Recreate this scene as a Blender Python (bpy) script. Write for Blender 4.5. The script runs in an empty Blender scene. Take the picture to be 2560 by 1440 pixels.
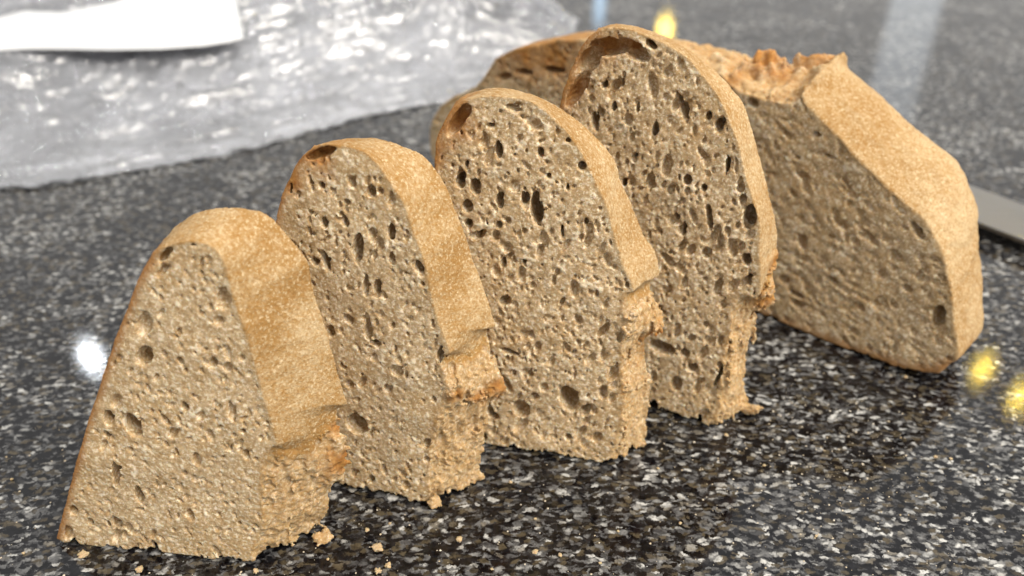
import bpy, math, random
import numpy as np
from mathutils import Vector

random.seed(7)
RNG = np.random.default_rng(11)
scene = bpy.context.scene

# ------------------------------------------------------------------ camera
H = 0.18                       # lens height above the worktop (m)
PITCH = math.radians(33.0)
HFOV = math.radians(60.0)
FPX = 1280 / math.tan(HFOV / 2)
cam_data = bpy.data.cameras.new('camera')
cam = bpy.data.objects.new('camera', cam_data)
scene.collection.objects.link(cam)
cam.location = (0, 0, H)
cam.rotation_euler = (math.pi / 2 - PITCH, 0, 0)
cam_data.sensor_width = 36
cam_data.angle = HFOV
cam_data.clip_start = 0.01
cam_data.clip_end = 50
cam_data.dof.use_dof = True
cam_data.dof.focus_distance = 0.217
cam_data.dof.aperture_fstop = 11.0
scene.camera = cam

# ------------------------------------------------------------------ light
world = bpy.data.worlds.new('World')
scene.world = world
world.use_nodes = True
bg = world.node_tree.nodes['Background']
bg.inputs[0].default_value = (1.0, 0.985, 0.965, 1)
bg.inputs[1].default_value = 0.68
scene.view_settings.view_transform = 'Standard'
scene.view_settings.look = 'None'
scene.view_settings.exposure = 0.18
scene.view_settings.gamma = 1.0
scene.cycles.use_denoising = True
scene.cycles.max_bounces = 10
scene.cycles.transparent_max_bounces = 16
scene.cycles.sample_clamp_indirect = 6.0


def lamp(name, loc, target, size, power, color, shape='DISK', size_y=None):
    d = bpy.data.lights.new(name, 'AREA')
    d.shape = shape
    d.size = size
    if size_y:
        d.size_y = size_y
    d.energy = power
    d.color = color
    o = bpy.data.objects.new(name, d)
    scene.collection.objects.link(o)
    o.location = loc
    v = Vector(target) - Vector(loc)
    o.rotation_euler = v.to_track_quat('-Z', 'Y').to_euler()
    return o


def ray(x, y):
    a, b = (x - 1280) / FPX, (720 - y) / FPX
    return np.array([a, math.cos(PITCH) + b * math.sin(PITCH), -math.sin(PITCH) + b * math.cos(PITCH)])


CAM = np.array([0, 0, H])


def ground(x, y, z=0.0):
    d = ray(x, y)
    return CAM + d * ((z - H) / d[2])


def mirror_spot(x, y, height):
    """where a lamp hangs that shows at this spot of the polished stone"""
    g = ground(x, y)
    d = ray(x, y)
    d = d / np.linalg.norm(d)
    d[2] = -d[2]
    return g + d * (height / d[2])


# broad ceiling fitting over the worktop
lamp('ceiling_panel', (0.76, -0.38, 1.2), (0.02, 0.24, 0.03), 0.8, 33, (1.0, 0.935, 0.84), 'RECTANGLE', 0.9)
# cool window light that glances in the stone left of the slices
p = mirror_spot(228, 893, 0.95)
lamp('window_lamp', tuple(p), (-0.05, 0.22, 0), 0.022, 0.25, (0.9, 0.95, 1.0))
# tall pale window far behind, a grey streak in the stone
p = mirror_spot(2270, 90, 0.75)
lamp('window_pane', tuple(p), (0.1, 0.4, 0), 0.16, 0.35, (0.85, 0.93, 1.0), 'RECTANGLE', 0.9)
p = mirror_spot(1500, 6, 0.5)
lamp('window_gap', tuple(p), (-0.1, 0.5, 0), 0.03, 0.025, (0.45, 0.72, 1.0), 'RECTANGLE', 0.12)
# small spots added high behind the worktop to make the film glint
for q in ((-0.55, 1.5, 1.6), (-0.05, 1.7, 1.6), (-0.45, 1.15, 1.6)):
    lamp('glint_spot', q, (-0.15, 0.5, 0), 0.04, 1.1, (0.95, 0.97, 1.0))
# warm bulbs that glance in the stone
for x, y, hh, sz in ((2457, 922, 1.0, 0.017), (2552, 992, 1.0, 0.018), (1662, 76, 0.55, 0.05)):
    p = mirror_spot(x, y, hh)
    lamp('warm_bulb', tuple(p), tuple(ground(x, y)), sz * 0.8, 0.11, (1.0, 0.70, 0.10))


# ------------------------------------------------------------------ helpers
def link(o):
    scene.collection.objects.link(o)
    return o


def tag(o, label=None, cat=None, group=None, kind=None):
    if label:
        o['label'] = label
    if cat:
        o['category'] = cat
    if group:
        o['group'] = group
    if kind:
        o['kind'] = kind
    return o


def empty(name, loc):
    o = bpy.data.objects.new(name, None)
    o.empty_display_size = 0.01
    o.location = loc
    return link(o)


def mesh_obj(name, verts, faces, mat, parent=None, smooth=True):
    me = bpy.data.meshes.new(name)
    me.from_pydata([tuple(v) for v in verts], [], [tuple(f) for f in faces])
    me.update()
    if smooth:
        me.shade_smooth()
    me.materials.append(mat)
    o = link(bpy.data.objects.new(name, me))
    if parent:
        o.parent = parent
    return o


def quad_mesh(name, verts, quads, mat, parent, col=None, fleck=None):
    """fast mesh from numpy arrays, all quads"""
    me = bpy.data.meshes.new(name)
    nv, nq = len(verts), len(quads)
    me.vertices.add(nv)
    me.vertices.foreach_set('co', np.ascontiguousarray(verts, dtype=np.float32).ravel())
    me.loops.add(nq * 4)
    me.loops.foreach_set('vertex_index', np.ascontiguousarray(quads, dtype=np.int32).ravel())
    me.polygons.add(nq)
    me.polygons.foreach_set('loop_start', np.arange(0, nq * 4, 4, dtype=np.int32))
    me.update(calc_edges=True)
    me.shade_smooth()
    if col is not None:
        a = me.color_attributes.new('bake', 'FLOAT_COLOR', 'POINT')
        a.data.foreach_set('color', np.ascontiguousarray(col, dtype=np.float32).ravel())
    if fleck is not None:
        a = me.attributes.new('fleck', 'FLOAT', 'POINT')
        a.data.foreach_set('value', np.ascontiguousarray(fleck, dtype=np.float32))
    me.materials.append(mat)
    o = link(bpy.data.objects.new(name, me))
    o.parent = parent
    return o


class NT:
    def __init__(self, name):
        self.m = bpy.data.materials.new(name)
        self.m.use_nodes = True
        self.t = self.m.node_tree
        self.b = self.t.nodes['Principled BSDF']
        self.out = self.t.nodes['Material Output']

    def n(self, kind, **kw):
        nd = self.t.nodes.new(kind)
        for k, v in kw.items():
            if k == 'ins':
                for kk, vv in v.items():
                    if hasattr(vv, 'is_output'):
                        self.t.links.new(vv, nd.inputs[kk])
                    else:
                        nd.inputs[kk].default_value = vv
            else:
                setattr(nd, k, v)
        return nd

    def link(self, a, b):
        self.t.links.new(a, b)

    def coord(self, which='Object'):
        return self.n('ShaderNodeTexCoord').outputs[which]

    def noise(self, co, scale, detail=4, rough=0.6, dist=0.0):
        return self.n('ShaderNodeTexNoise', ins={'Vector': co, 'Scale': scale, 'Detail': detail,
                                                 'Roughness': rough, 'Distortion': dist}).outputs['Fac']

    def ramp(self, fac, stops, mode='LINEAR'):
        r = self.n('ShaderNodeValToRGB')
        r.color_ramp.interpolation = mode
        els = r.color_ramp.elements
        while len(els) < len(stops):
            els.new(0.5)
        for e, (p, c) in zip(els, stops):
            e.position = p
            e.color = (c, c, c, 1) if isinstance(c, (int, float)) else (*c, 1)
        self.link(fac, r.inputs[0])
        return r.outputs[0]

    def mix(self, fac, a, b, mode='MIX'):
        nd = self.n('ShaderNodeMix', data_type='RGBA', blend_type=mode)
        for k, v in ((0, fac), (6, a), (7, b)):
            if hasattr(v, 'is_output'):
                self.link(v, nd.inputs[k])
            elif k == 0:
                nd.inputs[0].default_value = v
            else:
                nd.inputs[k].default_value = (*v, 1)
        return nd.outputs[2]

    def math(self, op, a, b=0.5, c=None):
        nd = self.n('ShaderNodeMath', operation=op)
        for k, v in ((0, a), (1, b), (2, c)):
            if v is None:
                continue
            if hasattr(v, 'is_output'):
                self.link(v, nd.inputs[k])
            else:
                nd.inputs[k].default_value = v
        return nd.outputs[0]

    def bump(self, height, strength, dist):
        return self.n('ShaderNodeBump', ins={'Height': height, 'Strength': strength, 'Distance': dist}).outputs[0]


# ------------------------------------------------------------------ materials
def bread_material(name, crumb):
    """crumb, baked skin, flour and toasted lips; the bake attribute says how far the oven got"""
    k = NT(name)
    co = k.coord()
    at = k.n('ShaderNodeVertexColor', layer_name='bake')
    sep = k.n('ShaderNodeSeparateColor')
    k.link(at.outputs[0], sep.inputs[0])
    skin, brown, toast = sep.outputs[0], sep.outputs[1], sep.outputs[2]
    n1 = k.noise(co, 420, 6, 0.75)
    n2 = k.noise(co, 60, 3, 0.6)
    n3 = k.noise(co, 1500, 2, 0.6)
    # crumb
    n4 = k.noise(co, 1250, 3, 0.65, 0.5)
    fk = k.n('ShaderNodeAttribute', attribute_name='fleck').outputs['Fac']
    c = k.mix(k.ramp(n1, [(0.36, 0), (0.64, 1)]), (0.39, 0.258, 0.126), (0.61, 0.46, 0.28))
    c = k.mix(k.math('MULTIPLY', k.ramp(n2, [(0.42, 0), (0.7, 1)]), 0.35), c, (0.52, 0.325, 0.13))
    c = k.mix(k.math('MULTIPLY', k.ramp(n4, [(0.32, 1), (0.47, 0)]), 0.6), c, (0.27, 0.165, 0.070))
    c = k.mix(k.math('MULTIPLY', k.ramp(n4, [(0.52, 0), (0.64, 1)]), 0.85), c, (0.82, 0.71, 0.52))
    c = k.mix(k.math('MULTIPLY', fk, 0.8), c, (0.86, 0.75, 0.56))
    # skin: tan crust dusted with flour
    f1 = k.noise(co, 700, 6, 0.78)
    f2 = k.noise(co, 45, 4, 0.6, 0.4)
    fl = k.math('MULTIPLY_ADD', f2, 0.5, k.math('MULTIPLY_ADD', f1, 0.8, 0.0))
    fl = k.math('ADD', fl, k.math('MULTIPLY_ADD', at.outputs[1], 0.34, -0.17))
    flour = k.ramp(fl, [(0.58, 0), (0.80, 1)])
    cr = k.mix(k.ramp(f2, [(0.25, 0), (0.75, 1)]), (0.31, 0.168, 0.053), (0.42, 0.252, 0.092))
    cr = k.mix(k.math('MULTIPLY', flour, 0.75), cr, (0.57, 0.435, 0.26))
    speck = k.ramp(n3, [(0.56, 0), (0.68, 1)])
    cr = k.mix(k.math('MULTIPLY', k.ramp(n3, [(0.34, 1), (0.46, 0)]), 0.5), cr, (0.30, 0.14, 0.035))
    cr = k.mix(k.math('MULTIPLY', speck, 0.62), cr, (0.72, 0.58, 0.375))
    col = k.mix(skin, c, cr)
    br = k.mix(k.ramp(n1, [(0.35, 0), (0.7, 1)]), (0.27, 0.105, 0.026), (0.46, 0.225, 0.075))
    col = k.mix(k.math('MULTIPLY', brown, 0.9), col, br)
    to = k.mix(k.ramp(n1, [(0.3, 0), (0.7, 1)]), (0.22, 0.075, 0.016), (0.52, 0.27, 0.08))
    col = k.mix(toast, col, to)
    k.link(col, k.b.inputs['Base Color'])
    k.b.inputs['Roughness'].default_value = 0.85
    k.b.inputs['Specular IOR Level'].default_value = 0.15
    k.b.inputs['Subsurface Weight'].default_value = 0.5 if crumb else 0.12
    k.b.inputs['Subsurface Radius'].default_value = (1.0, 0.6, 0.3)
    k.b.inputs['Subsurface Scale'].default_value = 0.0010
    hgt = k.math('ADD', k.noise(co, 1700, 3, 0.7), k.math('MULTIPLY', n1, 0.5))
    k.link(k.bump(hgt, 0.4 if crumb else 0.8, 0.0005 if crumb else 0.0005), k.b.inputs['Normal'])
    return k.m


M = {}
M['crumb'] = bread_material('bread_crumb', True)
M['crust'] = bread_material('bread_crust', False)


def granite_material():
    k = NT('polished_granite')
    co = k.coord()
    st = k.n('ShaderNodeMapping', ins={'Vector': co, 'Rotation': (0, 0, math.radians(35)), 'Scale': (0.72, 1.15, 1)})
    warp = k.n('ShaderNodeTexNoise', ins={'Vector': co, 'Scale': 380, 'Detail': 6, 'Roughness': 0.75})
    warp0 = k.n('ShaderNodeTexNoise', ins={'Vector': co, 'Scale': 130, 'Detail': 3, 'Roughness': 0.6})
    off0 = k.n('ShaderNodeVectorMath', operation='MULTIPLY_ADD', ins={0: warp0.outputs['Color'], 1: (0.004, 0.004, 0.0), 2: st.outputs[0]}).outputs[0]
    off = k.n('ShaderNodeVectorMath', operation='MULTIPLY_ADD',
              ins={0: warp.outputs['Color'], 1: (0.0042, 0.0042, 0.0), 2: off0}).outputs[0]

    def cells(scale):
        v = k.n('ShaderNodeTexVoronoi', feature='F1', ins={'Vector': off, 'Scale': scale, 'Randomness': 1.0})
        s = k.n('ShaderNodeSeparateColor')
        k.link(v.outputs['Color'], s.inputs[0])
        return v.outputs['Distance'], s.outputs[0], s.outputs[1], s.outputs[2]

    d0, r0, g0, b0 = cells(900)
    d1, r1, g1, b1 = cells(680)
    d2, r2, g2, b2 = cells(280)
    d3, r3, g3, b3 = cells(120)
    patch = k.noise(co, 30, 5, 0.65)
    fine = k.noise(co, 1100, 4, 0.75)
    vein = k.noise(co, 150, 5, 0.7, 0.6)
    base = k.mix(fine, (0.001, 0.001, 0.002), (0.012, 0.012, 0.015))
    # tiny grit
    c = k.mix(k.ramp(r0, [(0.65, 0), (1.0, 0.8)]), base, (0.2, 0.2, 0.2))
    # grey quartz grains, a continuous run from black to pale
    t1 = k.math('ADD', k.math('MULTIPLY', r1, 0.85), k.math('MULTIPLY_ADD', patch, 1.1, -0.40))
    cg1 = k.ramp(t1, [(0.56, (0.002, 0.002, 0.003)), (0.68, (0.015, 0.015, 0.018)), (0.79, (0.135, 0.135, 0.135)), (0.97, (0.52, 0.515, 0.49))])
    cg1 = k.mix(k.ramp(b1, [(0.74, 0), (0.92, 0.8)]), cg1, (0.10, 0.08, 0.05))
    c = k.mix(k.ramp(d1, [(0.38, 1.0), (0.66, 0.1)]), c, cg1)
    # middling grains
    t2 = k.math('ADD', r2, k.math('ADD', k.math('MULTIPLY', vein, 0.7), k.math('MULTIPLY_ADD', patch, 0.9, -0.45)))
    m2 = k.math('MULTIPLY', k.ramp(t2, [(1.0, 0), (1.16, 1)]), k.ramp(d2, [(0.44, 1), (0.62, 0)]))
    m2 = k.math('MULTIPLY', m2, k.ramp(vein, [(0.36, 0), (0.55, 1)]))
    cg2 = k.mix(g2, (0.10, 0.102, 0.115), (0.52, 0.515, 0.49))
    cg2 = k.mix(k.ramp(b2, [(0.62, 0), (0.85, 0.8)]), cg2, (0.28, 0.23, 0.15))
    cg2 = k.mix(k.ramp(fine, [(0.38, 0.7), (0.6, 0)]), cg2, (0.05, 0.05, 0.055))
    c = k.mix(m2, c, cg2)
    # a few pale feldspar blots
    t3 = k.math('ADD', r3, k.math('ADD', k.math('MULTIPLY', vein, 0.35), k.math('MULTIPLY_ADD', patch, 1.6, -0.8)))
    m3 = k.math('MULTIPLY', k.ramp(t3, [(1.02, 0), (1.10, 1)]), k.ramp(d3, [(0.35, 1), (0.55, 0)]))
    m3 = k.math('MULTIPLY', m3, k.ramp(vein, [(0.40, 0), (0.56, 1)]))
    cg3 = k.mix(g3, (0.33, 0.33, 0.33), (0.48, 0.42, 0.31))
    cg3 = k.mix(k.ramp(fine, [(0.38, 0.7), (0.55, 0)]), cg3, (0.1, 0.1, 0.1))
    c = k.mix(m3, c, cg3)
    c = k.mix(1.0, c, k.ramp(k.noise(co, 700, 5, 0.8), [(0.34, 0.3), (0.54, 1.0)]), 'MULTIPLY')
    k.link(c, k.b.inputs['Base Color'])
    k.link(k.ramp(k.noise(co, 350, 3, 0.6), [(0.3, 0.025), (0.7, 0.055)]), k.b.inputs['Roughness'])
    k.b.inputs['IOR'].default_value = 1.48
    k.link(k.bump(k.math('ADD', k.noise(co, 520, 3, 0.6), k.math('MULTIPLY', fine, 0.4)), 0.05, 0.0003), k.b.inputs['Normal'])
    return k.m


M['granite'] = granite_material()


# ------------------------------------------------------------------ worktop
def box_verts(x0, x1, y0, y1, z0, z1):
    v = [(x, y, z) for z in (z0, z1) for y in (y0, y1) for x in (x0, x1)]
    f = [(0, 2, 3, 1), (4, 5, 7, 6), (0, 1, 5, 4), (2, 6, 7, 3), (0, 4, 6, 2), (1, 3, 7, 5)]
    return v, f


v, f = box_verts(-1.3, 1.3, -0.35, 1.6, -0.03, 0.0)
counter = mesh_obj('countertop', v, f, M['granite'], smooth=False)
bev = counter.modifiers.new('edge', 'BEVEL')
bev.width = 0.004
bev.segments = 3
tag(counter, 'polished black and grey speckled granite countertop', 'countertop', kind='structure')


# ------------------------------------------------------------------ voxel bread
def lerp_axis(A, n, axis):
    """stretch an array to n samples along one axis, smoothly"""
    m = A.shape[axis]
    t = np.linspace(0, m - 1.001, n)
    i = t.astype(int)
    fr = (t - i).astype(np.float32)
    fr = fr * fr * (3 - 2 * fr)
    sh = [1] * A.ndim
    sh[axis] = n
    fr = fr.reshape(sh)
    return np.take(A, i, axis) * (1 - fr) + np.take(A, i + 1, axis) * fr


def vnoise(shape, vox, wave, seed):
    """value noise -1..1, wave in metres"""
    r = np.random.default_rng(seed)
    wv = wave if isinstance(wave, tuple) else (wave,) * len(shape)
    cs = [max(3, int(math.ceil(s * vox / q)) + 2) for s, q in zip(shape, wv)]
    A = (r.random(cs, dtype=np.float32) * 2 - 1)
    for a in range(len(shape)):
        A = lerp_axis(A, shape[a], a)
    cs = [max(3, int(math.ceil(s * vox / (q * 0.73))) + 2) for s, q in zip(shape, wv)]
    B = (r.random(cs, dtype=np.float32) * 2 - 1)
    for a in range(len(shape)):
        B = lerp_axis(B, shape[a], a)
    return (0.75 * (A + B)).astype(np.float32)


def smooth_poly(pts, labs, sub=3):
    P = np.array(pts, float)
    n = len(P)
    out, ol = [], []
    for i in range(n):
        p0, p1, p2, p3 = P[i - 1], P[i], P[(i + 1) % n], P[(i + 2) % n]
        for s in range(sub):
            t = s / sub
            c = 0.5 * ((2 * p1) + (-p0 + p2) * t + (2 * p0 - 5 * p1 + 4 * p2 - p3) * t * t + (-p0 + 3 * p1 - 3 * p2 + p3) * t ** 3)
            out.append(c)
            ol.append(labs[i])
    return np.array(out), ol


def poly_sdf(P, labs, U, W):
    """signed distance (inside negative) and distance to the outline of each label 0..3"""
    n = len(P)
    inside = np.zeros(U.shape, bool)
    D = [np.full(U.shape, 0.05, np.float32) for _ in range(4)]
    for i in range(n):
        a, b = P[i], P[(i + 1) % n]
        e = b - a
        L = e @ e
        if L < 1e-14:
            continue
        t = np.clip(((U - a[0]) * e[0] + (W - a[1]) * e[1]) / L, 0, 1)
        d = np.sqrt((U - a[0] - t * e[0]) ** 2 + (W - a[1] - t * e[1]) ** 2).astype(np.float32)
        D[labs[i]] = np.minimum(D[labs[i]], d)
        c = (a[1] > W) != (b[1] > W)
        with np.errstate(divide='ignore', invalid='ignore'):
            xi = (b[0] - a[0]) * (W - a[1]) / (b[1] - a[1] if b[1] != a[1] else 1e-12) + a[0]
        inside ^= c & (U < xi)
    m = np.minimum(np.minimum(D[0], D[1]), np.minimum(D[2], D[3]))
    return np.where(inside, -m, m).astype(np.float32), D


def surface_nets(F):
    """vertices in voxel units and quads"""
    nx, ny, nz = F.shape
    S = F < 0
    cnt = np.zeros((nx - 1, ny - 1, nz - 1), np.uint8)
    for dx in (0, 1):
        for dy in (0, 1):
            for dz in (0, 1):
                cnt += S[dx:nx - 1 + dx, dy:ny - 1 + dy, dz:nz - 1 + dz]
    act = (cnt > 0) & (cnt < 8)
    I, J, K = np.nonzero(act)
    idx = np.full(act.shape, -1, np.int32)
    idx[I, J, K] = np.arange(len(I))
    corner = {}
    for c in range(8):
        dx, dy, dz = c & 1, (c >> 1) & 1, c >> 2
        corner[c] = F[I + dx, J + dy, K + dz]
    acc = np.zeros((len(I), 3), np.float32)
    num = np.zeros(len(I), np.float32)
    for c in range(8):
        for b in (1, 2, 4):
            if c & b:
                continue
            f0, f1 = corner[c], corner[c | b]
            m = (f0 < 0) != (f1 < 0)
            den = np.where(m, f0 - f1, 1)
            t = np.where(m, f0 / den, 0)
            for a in range(3):
                base = (c >> a) & 1
                acc[:, a] += np.where(m, base + (t if b == (1 << a) else 0), 0)
            num += m
    V = acc / num[:, None] + np.stack([I, J, K], 1)
    quads = []
    # edges along each axis
    for a in range(3):
        o1, o2 = [(1, 2), (2, 0), (0, 1)][a]
        sl0 = [slice(1, -1)] * 3
        sl1 = [slice(1, -1)] * 3
        sl0[a] = slice(0, -1)
        sl1[a] = slice(1, None)
        A, B = S[tuple(sl0)], S[tuple(sl1)]
        ch = np.nonzero(A != B)
        E = np.stack(ch, 1)
        flip = A[ch]
        for d in range(3):
            if d != a:
                E[:, d] += 1
        def at(s1, s2):
            e = E.copy()
            e[:, o1] -= s1
            e[:, o2] -= s2
            return idx[e[:, 0], e[:, 1], e[:, 2]]
        q = np.stack([at(1, 1), at(0, 1), at(0, 0), at(1, 0)], 1)
        q = np.where(flip[:, None], q, q[:, ::-1])
        quads.append(q)
    return V, np.concatenate(quads)


class Frame:
    """local frame of a cut face: u along the base, w up the face, n back into the bread"""
    def __init__(self, pl, pr, lean):
        a, b = ground(*pl), ground(*pr)
        self.o = b.copy()
        u = (b - a)
        u /= np.linalg.norm(u)
        n0 = np.array([-u[1], u[0], 0])
        z = np.array([0, 0, 1.0])
        L = math.radians(lean)
        self.u = u
        self.w = z * math.cos(L) + n0 * math.sin(L)
        self.n = n0 * math.cos(L) - z * math.sin(L)

    def uw(self, x, y, depth=0.0):
        d = ray(x, y)
        o = self.o + self.n * depth
        t = ((o - CAM) @ self.n) / (d @ self.n)
        p = CAM + d * t - o
        return np.array([p @ self.u, p @ self.w])

    def world(self, U, W, N):
        return self.o + np.outer(U, self.u) + np.outer(W, self.w) + np.outer(N, self.n)


def stamp(F, grid, c, rad, R, wob, power=2.0):
    """carve an ellipsoid; grid = (u0,w0,n0,vox); R = 3x3 rows are the axes"""
    u0, w0, n0, vox = grid
    m = max(rad) + 2 * vox
    lo = [int(max(0, (c[i] - m - g) / vox)) for i, g in enumerate((u0, w0, n0))]
    hi = [int(min(F.shape[i], (c[i] + m - g) / vox + 2)) for i, g in enumerate((u0, w0, n0))]
    if any(h <= l + 1 for l, h in zip(lo, hi)):
        return
    sl = tuple(slice(l, h) for l, h in zip(lo, hi))
    x = (u0 + np.arange(lo[0], hi[0]) * vox - c[0])[:, None, None]
    y = (w0 + np.arange(lo[1], hi[1]) * vox - c[1])[None, :, None]
    z = (n0 + np.arange(lo[2], hi[2]) * vox - c[2])[None, None, :]
    q = 0
    for a in range(3):
        q = q + ((x * R[a][0] + y * R[a][1] + z * R[a][2]) / rad[a]) ** 2
    k = (np.sqrt(q) - 1) * min(rad)
    F[sl] = np.minimum(F[sl], k.astype(np.float32) + wob[sl])


def rot2(ang):
    """ellipsoid axes for a hole turned by ang degrees in the face (w up)"""
    c, s = math.cos(math.radians(ang)), math.sin(math.radians(ang))
    return ((c, s, 0), (-s, c, 0), (0, 0, 1))


def finish(F, grid, fr, name_parent, loc, col_fn, part_fn, fleck_fn):
    u0, w0, n0, vox = grid
    V, Q = surface_nets(F)
    N = np.rint(V).astype(int)
    for a in range(3):
        N[:, a] = np.clip(N[:, a], 0, F.shape[a] - 1)
    U, W, D = u0 + V[:, 0] * vox, w0 + V[:, 1] * vox, n0 + V[:, 2] * vox
    P = fr.world(U, W, D) - np.array(loc)
    col = col_fn(N, U, W, D)
    part = part_fn(N, U, W, D)
    flk = fleck_fn(N)
    pf = part[Q[:, 0]]
    for i in (1, 2, 3):
        pf = np.maximum(pf, part[Q[:, i]])
    for pi, (pname, mat) in enumerate((('crumb', M['crumb']), ('torn_side', M['crumb']), ('crust', M['crust']))):
        q = Q[pf == pi]
        if not len(q):
            continue
        used = np.zeros(len(V), bool)
        used[q.ravel()] = True
        re = np.cumsum(used) - 1
        quad_mesh(pname, P[used], re[q], mat, name_parent, col[used], flk[used])


def bread_slice(fr, T, front, back, left_shift, holes, label, seed, pores, tears=(), toasts=(), vox=0.00034, rough=1.0,
                flour=0.5, fleck_at=0.43):
    """front/back: traced outlines as (x, y, outline label); label 0 cut, 1 bottom crust, 2 floury crust, 3 torn side"""
    r = np.random.default_rng(seed)
    fp, fl = [], []
    for q in front:
        fp.append(np.array(q[1:3]) if q[0] == 'uw' else fr.uw(q[0], q[1]))
        fl.append(q[-1])
    left = [(p, l) for p, l in zip(fp, fl) if l == 1]
    bp = [p + np.array(left_shift) * (0.25 + 0.75 * min(1, max(0, p[1] / 0.09))) for p, l in left]
    bl = [1] * len(left)
    bl[-1] = 2
    for q in back:
        bp.append(fr.uw(q[0], q[1], T))
        bl.append(q[-1])
    b_end = bp[-1].copy()
    bp.append(np.array([b_end[0] - 0.004, -0.004]))
    bl.append(0)
    fpS, flS = smooth_poly(fp, fl)
    bpS, blS = smooth_poly(bp, bl)
    allp = np.concatenate([fpS, bpS])
    pad = 0.004
    u0, w0 = allp[:, 0].min() - pad, -0.004
    u1, w1 = allp[:, 0].max() + pad, allp[:, 1].max() + pad
    n0, n1 = -0.003, T + 0.003
    nx, ny, nz = (int((u1 - u0) / vox), int((w1 - w0) / vox), int((n1 - n0) / vox))
    grid = (u0, w0, n0, vox)
    shp = (nx, ny, nz)
    ua = (u0 + np.arange(nx) * vox)
    wa = (w0 + np.arange(ny) * vox)
    na = (n0 + np.arange(nz) * vox).astype(np.float32)
    UU, WW = np.meshgrid(ua, wa, indexing='ij')
    s0, D0 = poly_sdf(fpS, flS, UU, WW)
    s1, D1 = poly_sdf(bpS, blS, UU, WW)
    t = np.clip(na / T, -0.1, 1.1)
    cross = s0[:, :, None] * (1 - t) + s1[:, :, None] * t
    nA = vnoise(shp, vox, 0.0011, seed + 1)
    nB = vnoise(shp, vox, 0.0030, seed + 2)
    nC = vnoise(shp, vox, 0.0100, seed + 3)
    nF = vnoise(shp, vox, 0.0007, seed + 4)
    nS = vnoise(shp, vox, (0.0016, 0.007, 0.0016), seed + 8)
    # how torn the edge is: the cut bottom and the torn side are ragged, the crust is smooth
    dcut = (np.minimum(D0[0], D0[3])[:, :, None] * (1 - t) + np.minimum(D1[0], D1[3])[:, :, None] * t)
    dcr = (np.minimum(D0[1], D0[2])[:, :, None] * (1 - t) + np.minimum(D1[1], D1[2])[:, :, None] * t)
    dmin = np.minimum(dcr, dcut) - np.maximum(0, -cross)      # depth below the lofted skin, not below either outline
    dcr, dcut = dcr - dmin, dcut - dmin
    rag = np.clip((dcr - dcut) / 0.004 + 0.3, 0, 1)
    edge = cross + (0.00010 * nF + 0.00016 * nB + 0.00022 * nC) + rag * (0.0004 * nF + 0.0004 * nA + 0.0004 * nB + 0.0010 * nS)
    # knife-cut faces: gently wavy, fluffy
    # pale torn flecks that stand proud of the face, in loose clusters
    flk = np.clip((vnoise(shp, vox, 0.0010, seed + 9) + 0.5 * nF + 0.45 * nB - fleck_at) * 2.0, 0, 1)
    calm = np.clip((dcr - 0.0002) / 0.0015, 0.4, 1)
    cut = np.maximum(-na[None, None, :], na[None, None, :] - T) + calm * (rough * (0.00010 * nA + 0.00006 * nB + 0.00012 * nF - 0.00020 * flk) + 0.0004 * nC)
    F = np.maximum(edge, cut)
    # pores
    P = np.full(shp, 0.01, np.float32)
    wob = 0.00012 * nA + 0.00014 * nF + 0.00012 * nB
    area = (fpS[:, 0].max() - fpS[:, 0].min()) * (fpS[:, 1].max()) * 1e4
    for dens, ra, rb in pores:
        for _ in range(int(dens * area)):
            rr = ra * (rb / ra) ** (r.random() ** 1.6)
            asp = 1.0 + r.random() ** 1.5 * 1.3
            pu = u0 + r.random() * (u1 - u0)
            pw = w0 + r.random() * (w1 - w0)
            pn = (r.random() * 1.1 - 0.5) * rr
            if r.random() < 0.12:
                pn = T - pn
            ang = r.normal(-8, 22)
            stamp(P, grid, (pu, pw, pn), (rr * 0.85, rr * asp, rr * (1.3 + 1.2 * r.random())), rot2(ang), wob)
    P += np.maximum(0, cross + 0.0013) * 2.0           # the crust has no pores
    H_ = np.full(shp, 0.01, np.float32)
    for h in holes:
        x, y, rx, ry, ang, dep = h
        c = fr.uw(x, y)
        s = np.linalg.norm(fr.uw(x + 1, y) - c)
        s2 = np.linalg.norm(fr.uw(x, y + 1) - c)
        exact = dep < 0                        # shallow gap of known depth under the crust
        dep = abs(dep)
        if dep >= 0.012:                       # cut right through the slice
            dep = 0.03
        elif dep >= 0.008 and not exact:       # deep pocket that widens inside
            stamp(H_, grid, (c[0], c[1], 0.0062), (rx * s * 1.12, ry * s2 * 1.12, 0.0042), rot2(ang), wob * 1.3)
        if 0.0026 <= dep < 0.008 and not exact:
            dep = min(dep * 1.5, 0.009)
        stamp(H_, grid, (c[0], c[1], min(dep * 0.3, max(0.0, T - 0.0022 - dep))), (rx * s * 0.97, ry * s2 * 0.97, dep), rot2(ang), wob * 1.3)
    H_ += np.maximum(0, cross + 0.0006) * 2.0
    F = np.maximum(F, -np.minimum(P, H_))
    # standing on the stone, the cut bottom frayed into teeth
    zf = fr.o[2] + wa[None, :, None] * fr.w[2] + na[None, None, :] * fr.n[2]
    n2 = vnoise((nx, 1, nz), vox, 0.004, seed + 5)
    n3 = vnoise((nx, 1, nz), vox, 0.0013, seed + 6)
    fray = 0.0004 + np.clip(0.0012 * n2 + 0.0008 * n3 + 0.0004, 0, 1)
    F = np.maximum(F, fray - zf)
    for tr in tears:                                    # extra ragged flakes along the torn lip
        x, y, dep, rx, ry, ang = tr
        c = fr.uw(x, y, dep)
        s = np.linalg.norm(fr.uw(x + 1, y, dep) - c)
        add = np.full(shp, 0.01, np.float32)
        stamp(add, grid, (c[0], c[1], dep), (rx * s, ry * s, 0.0026), rot2(ang), wob * 3 + 0.0006 * nB)
        F = np.minimum(F, add)
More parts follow.
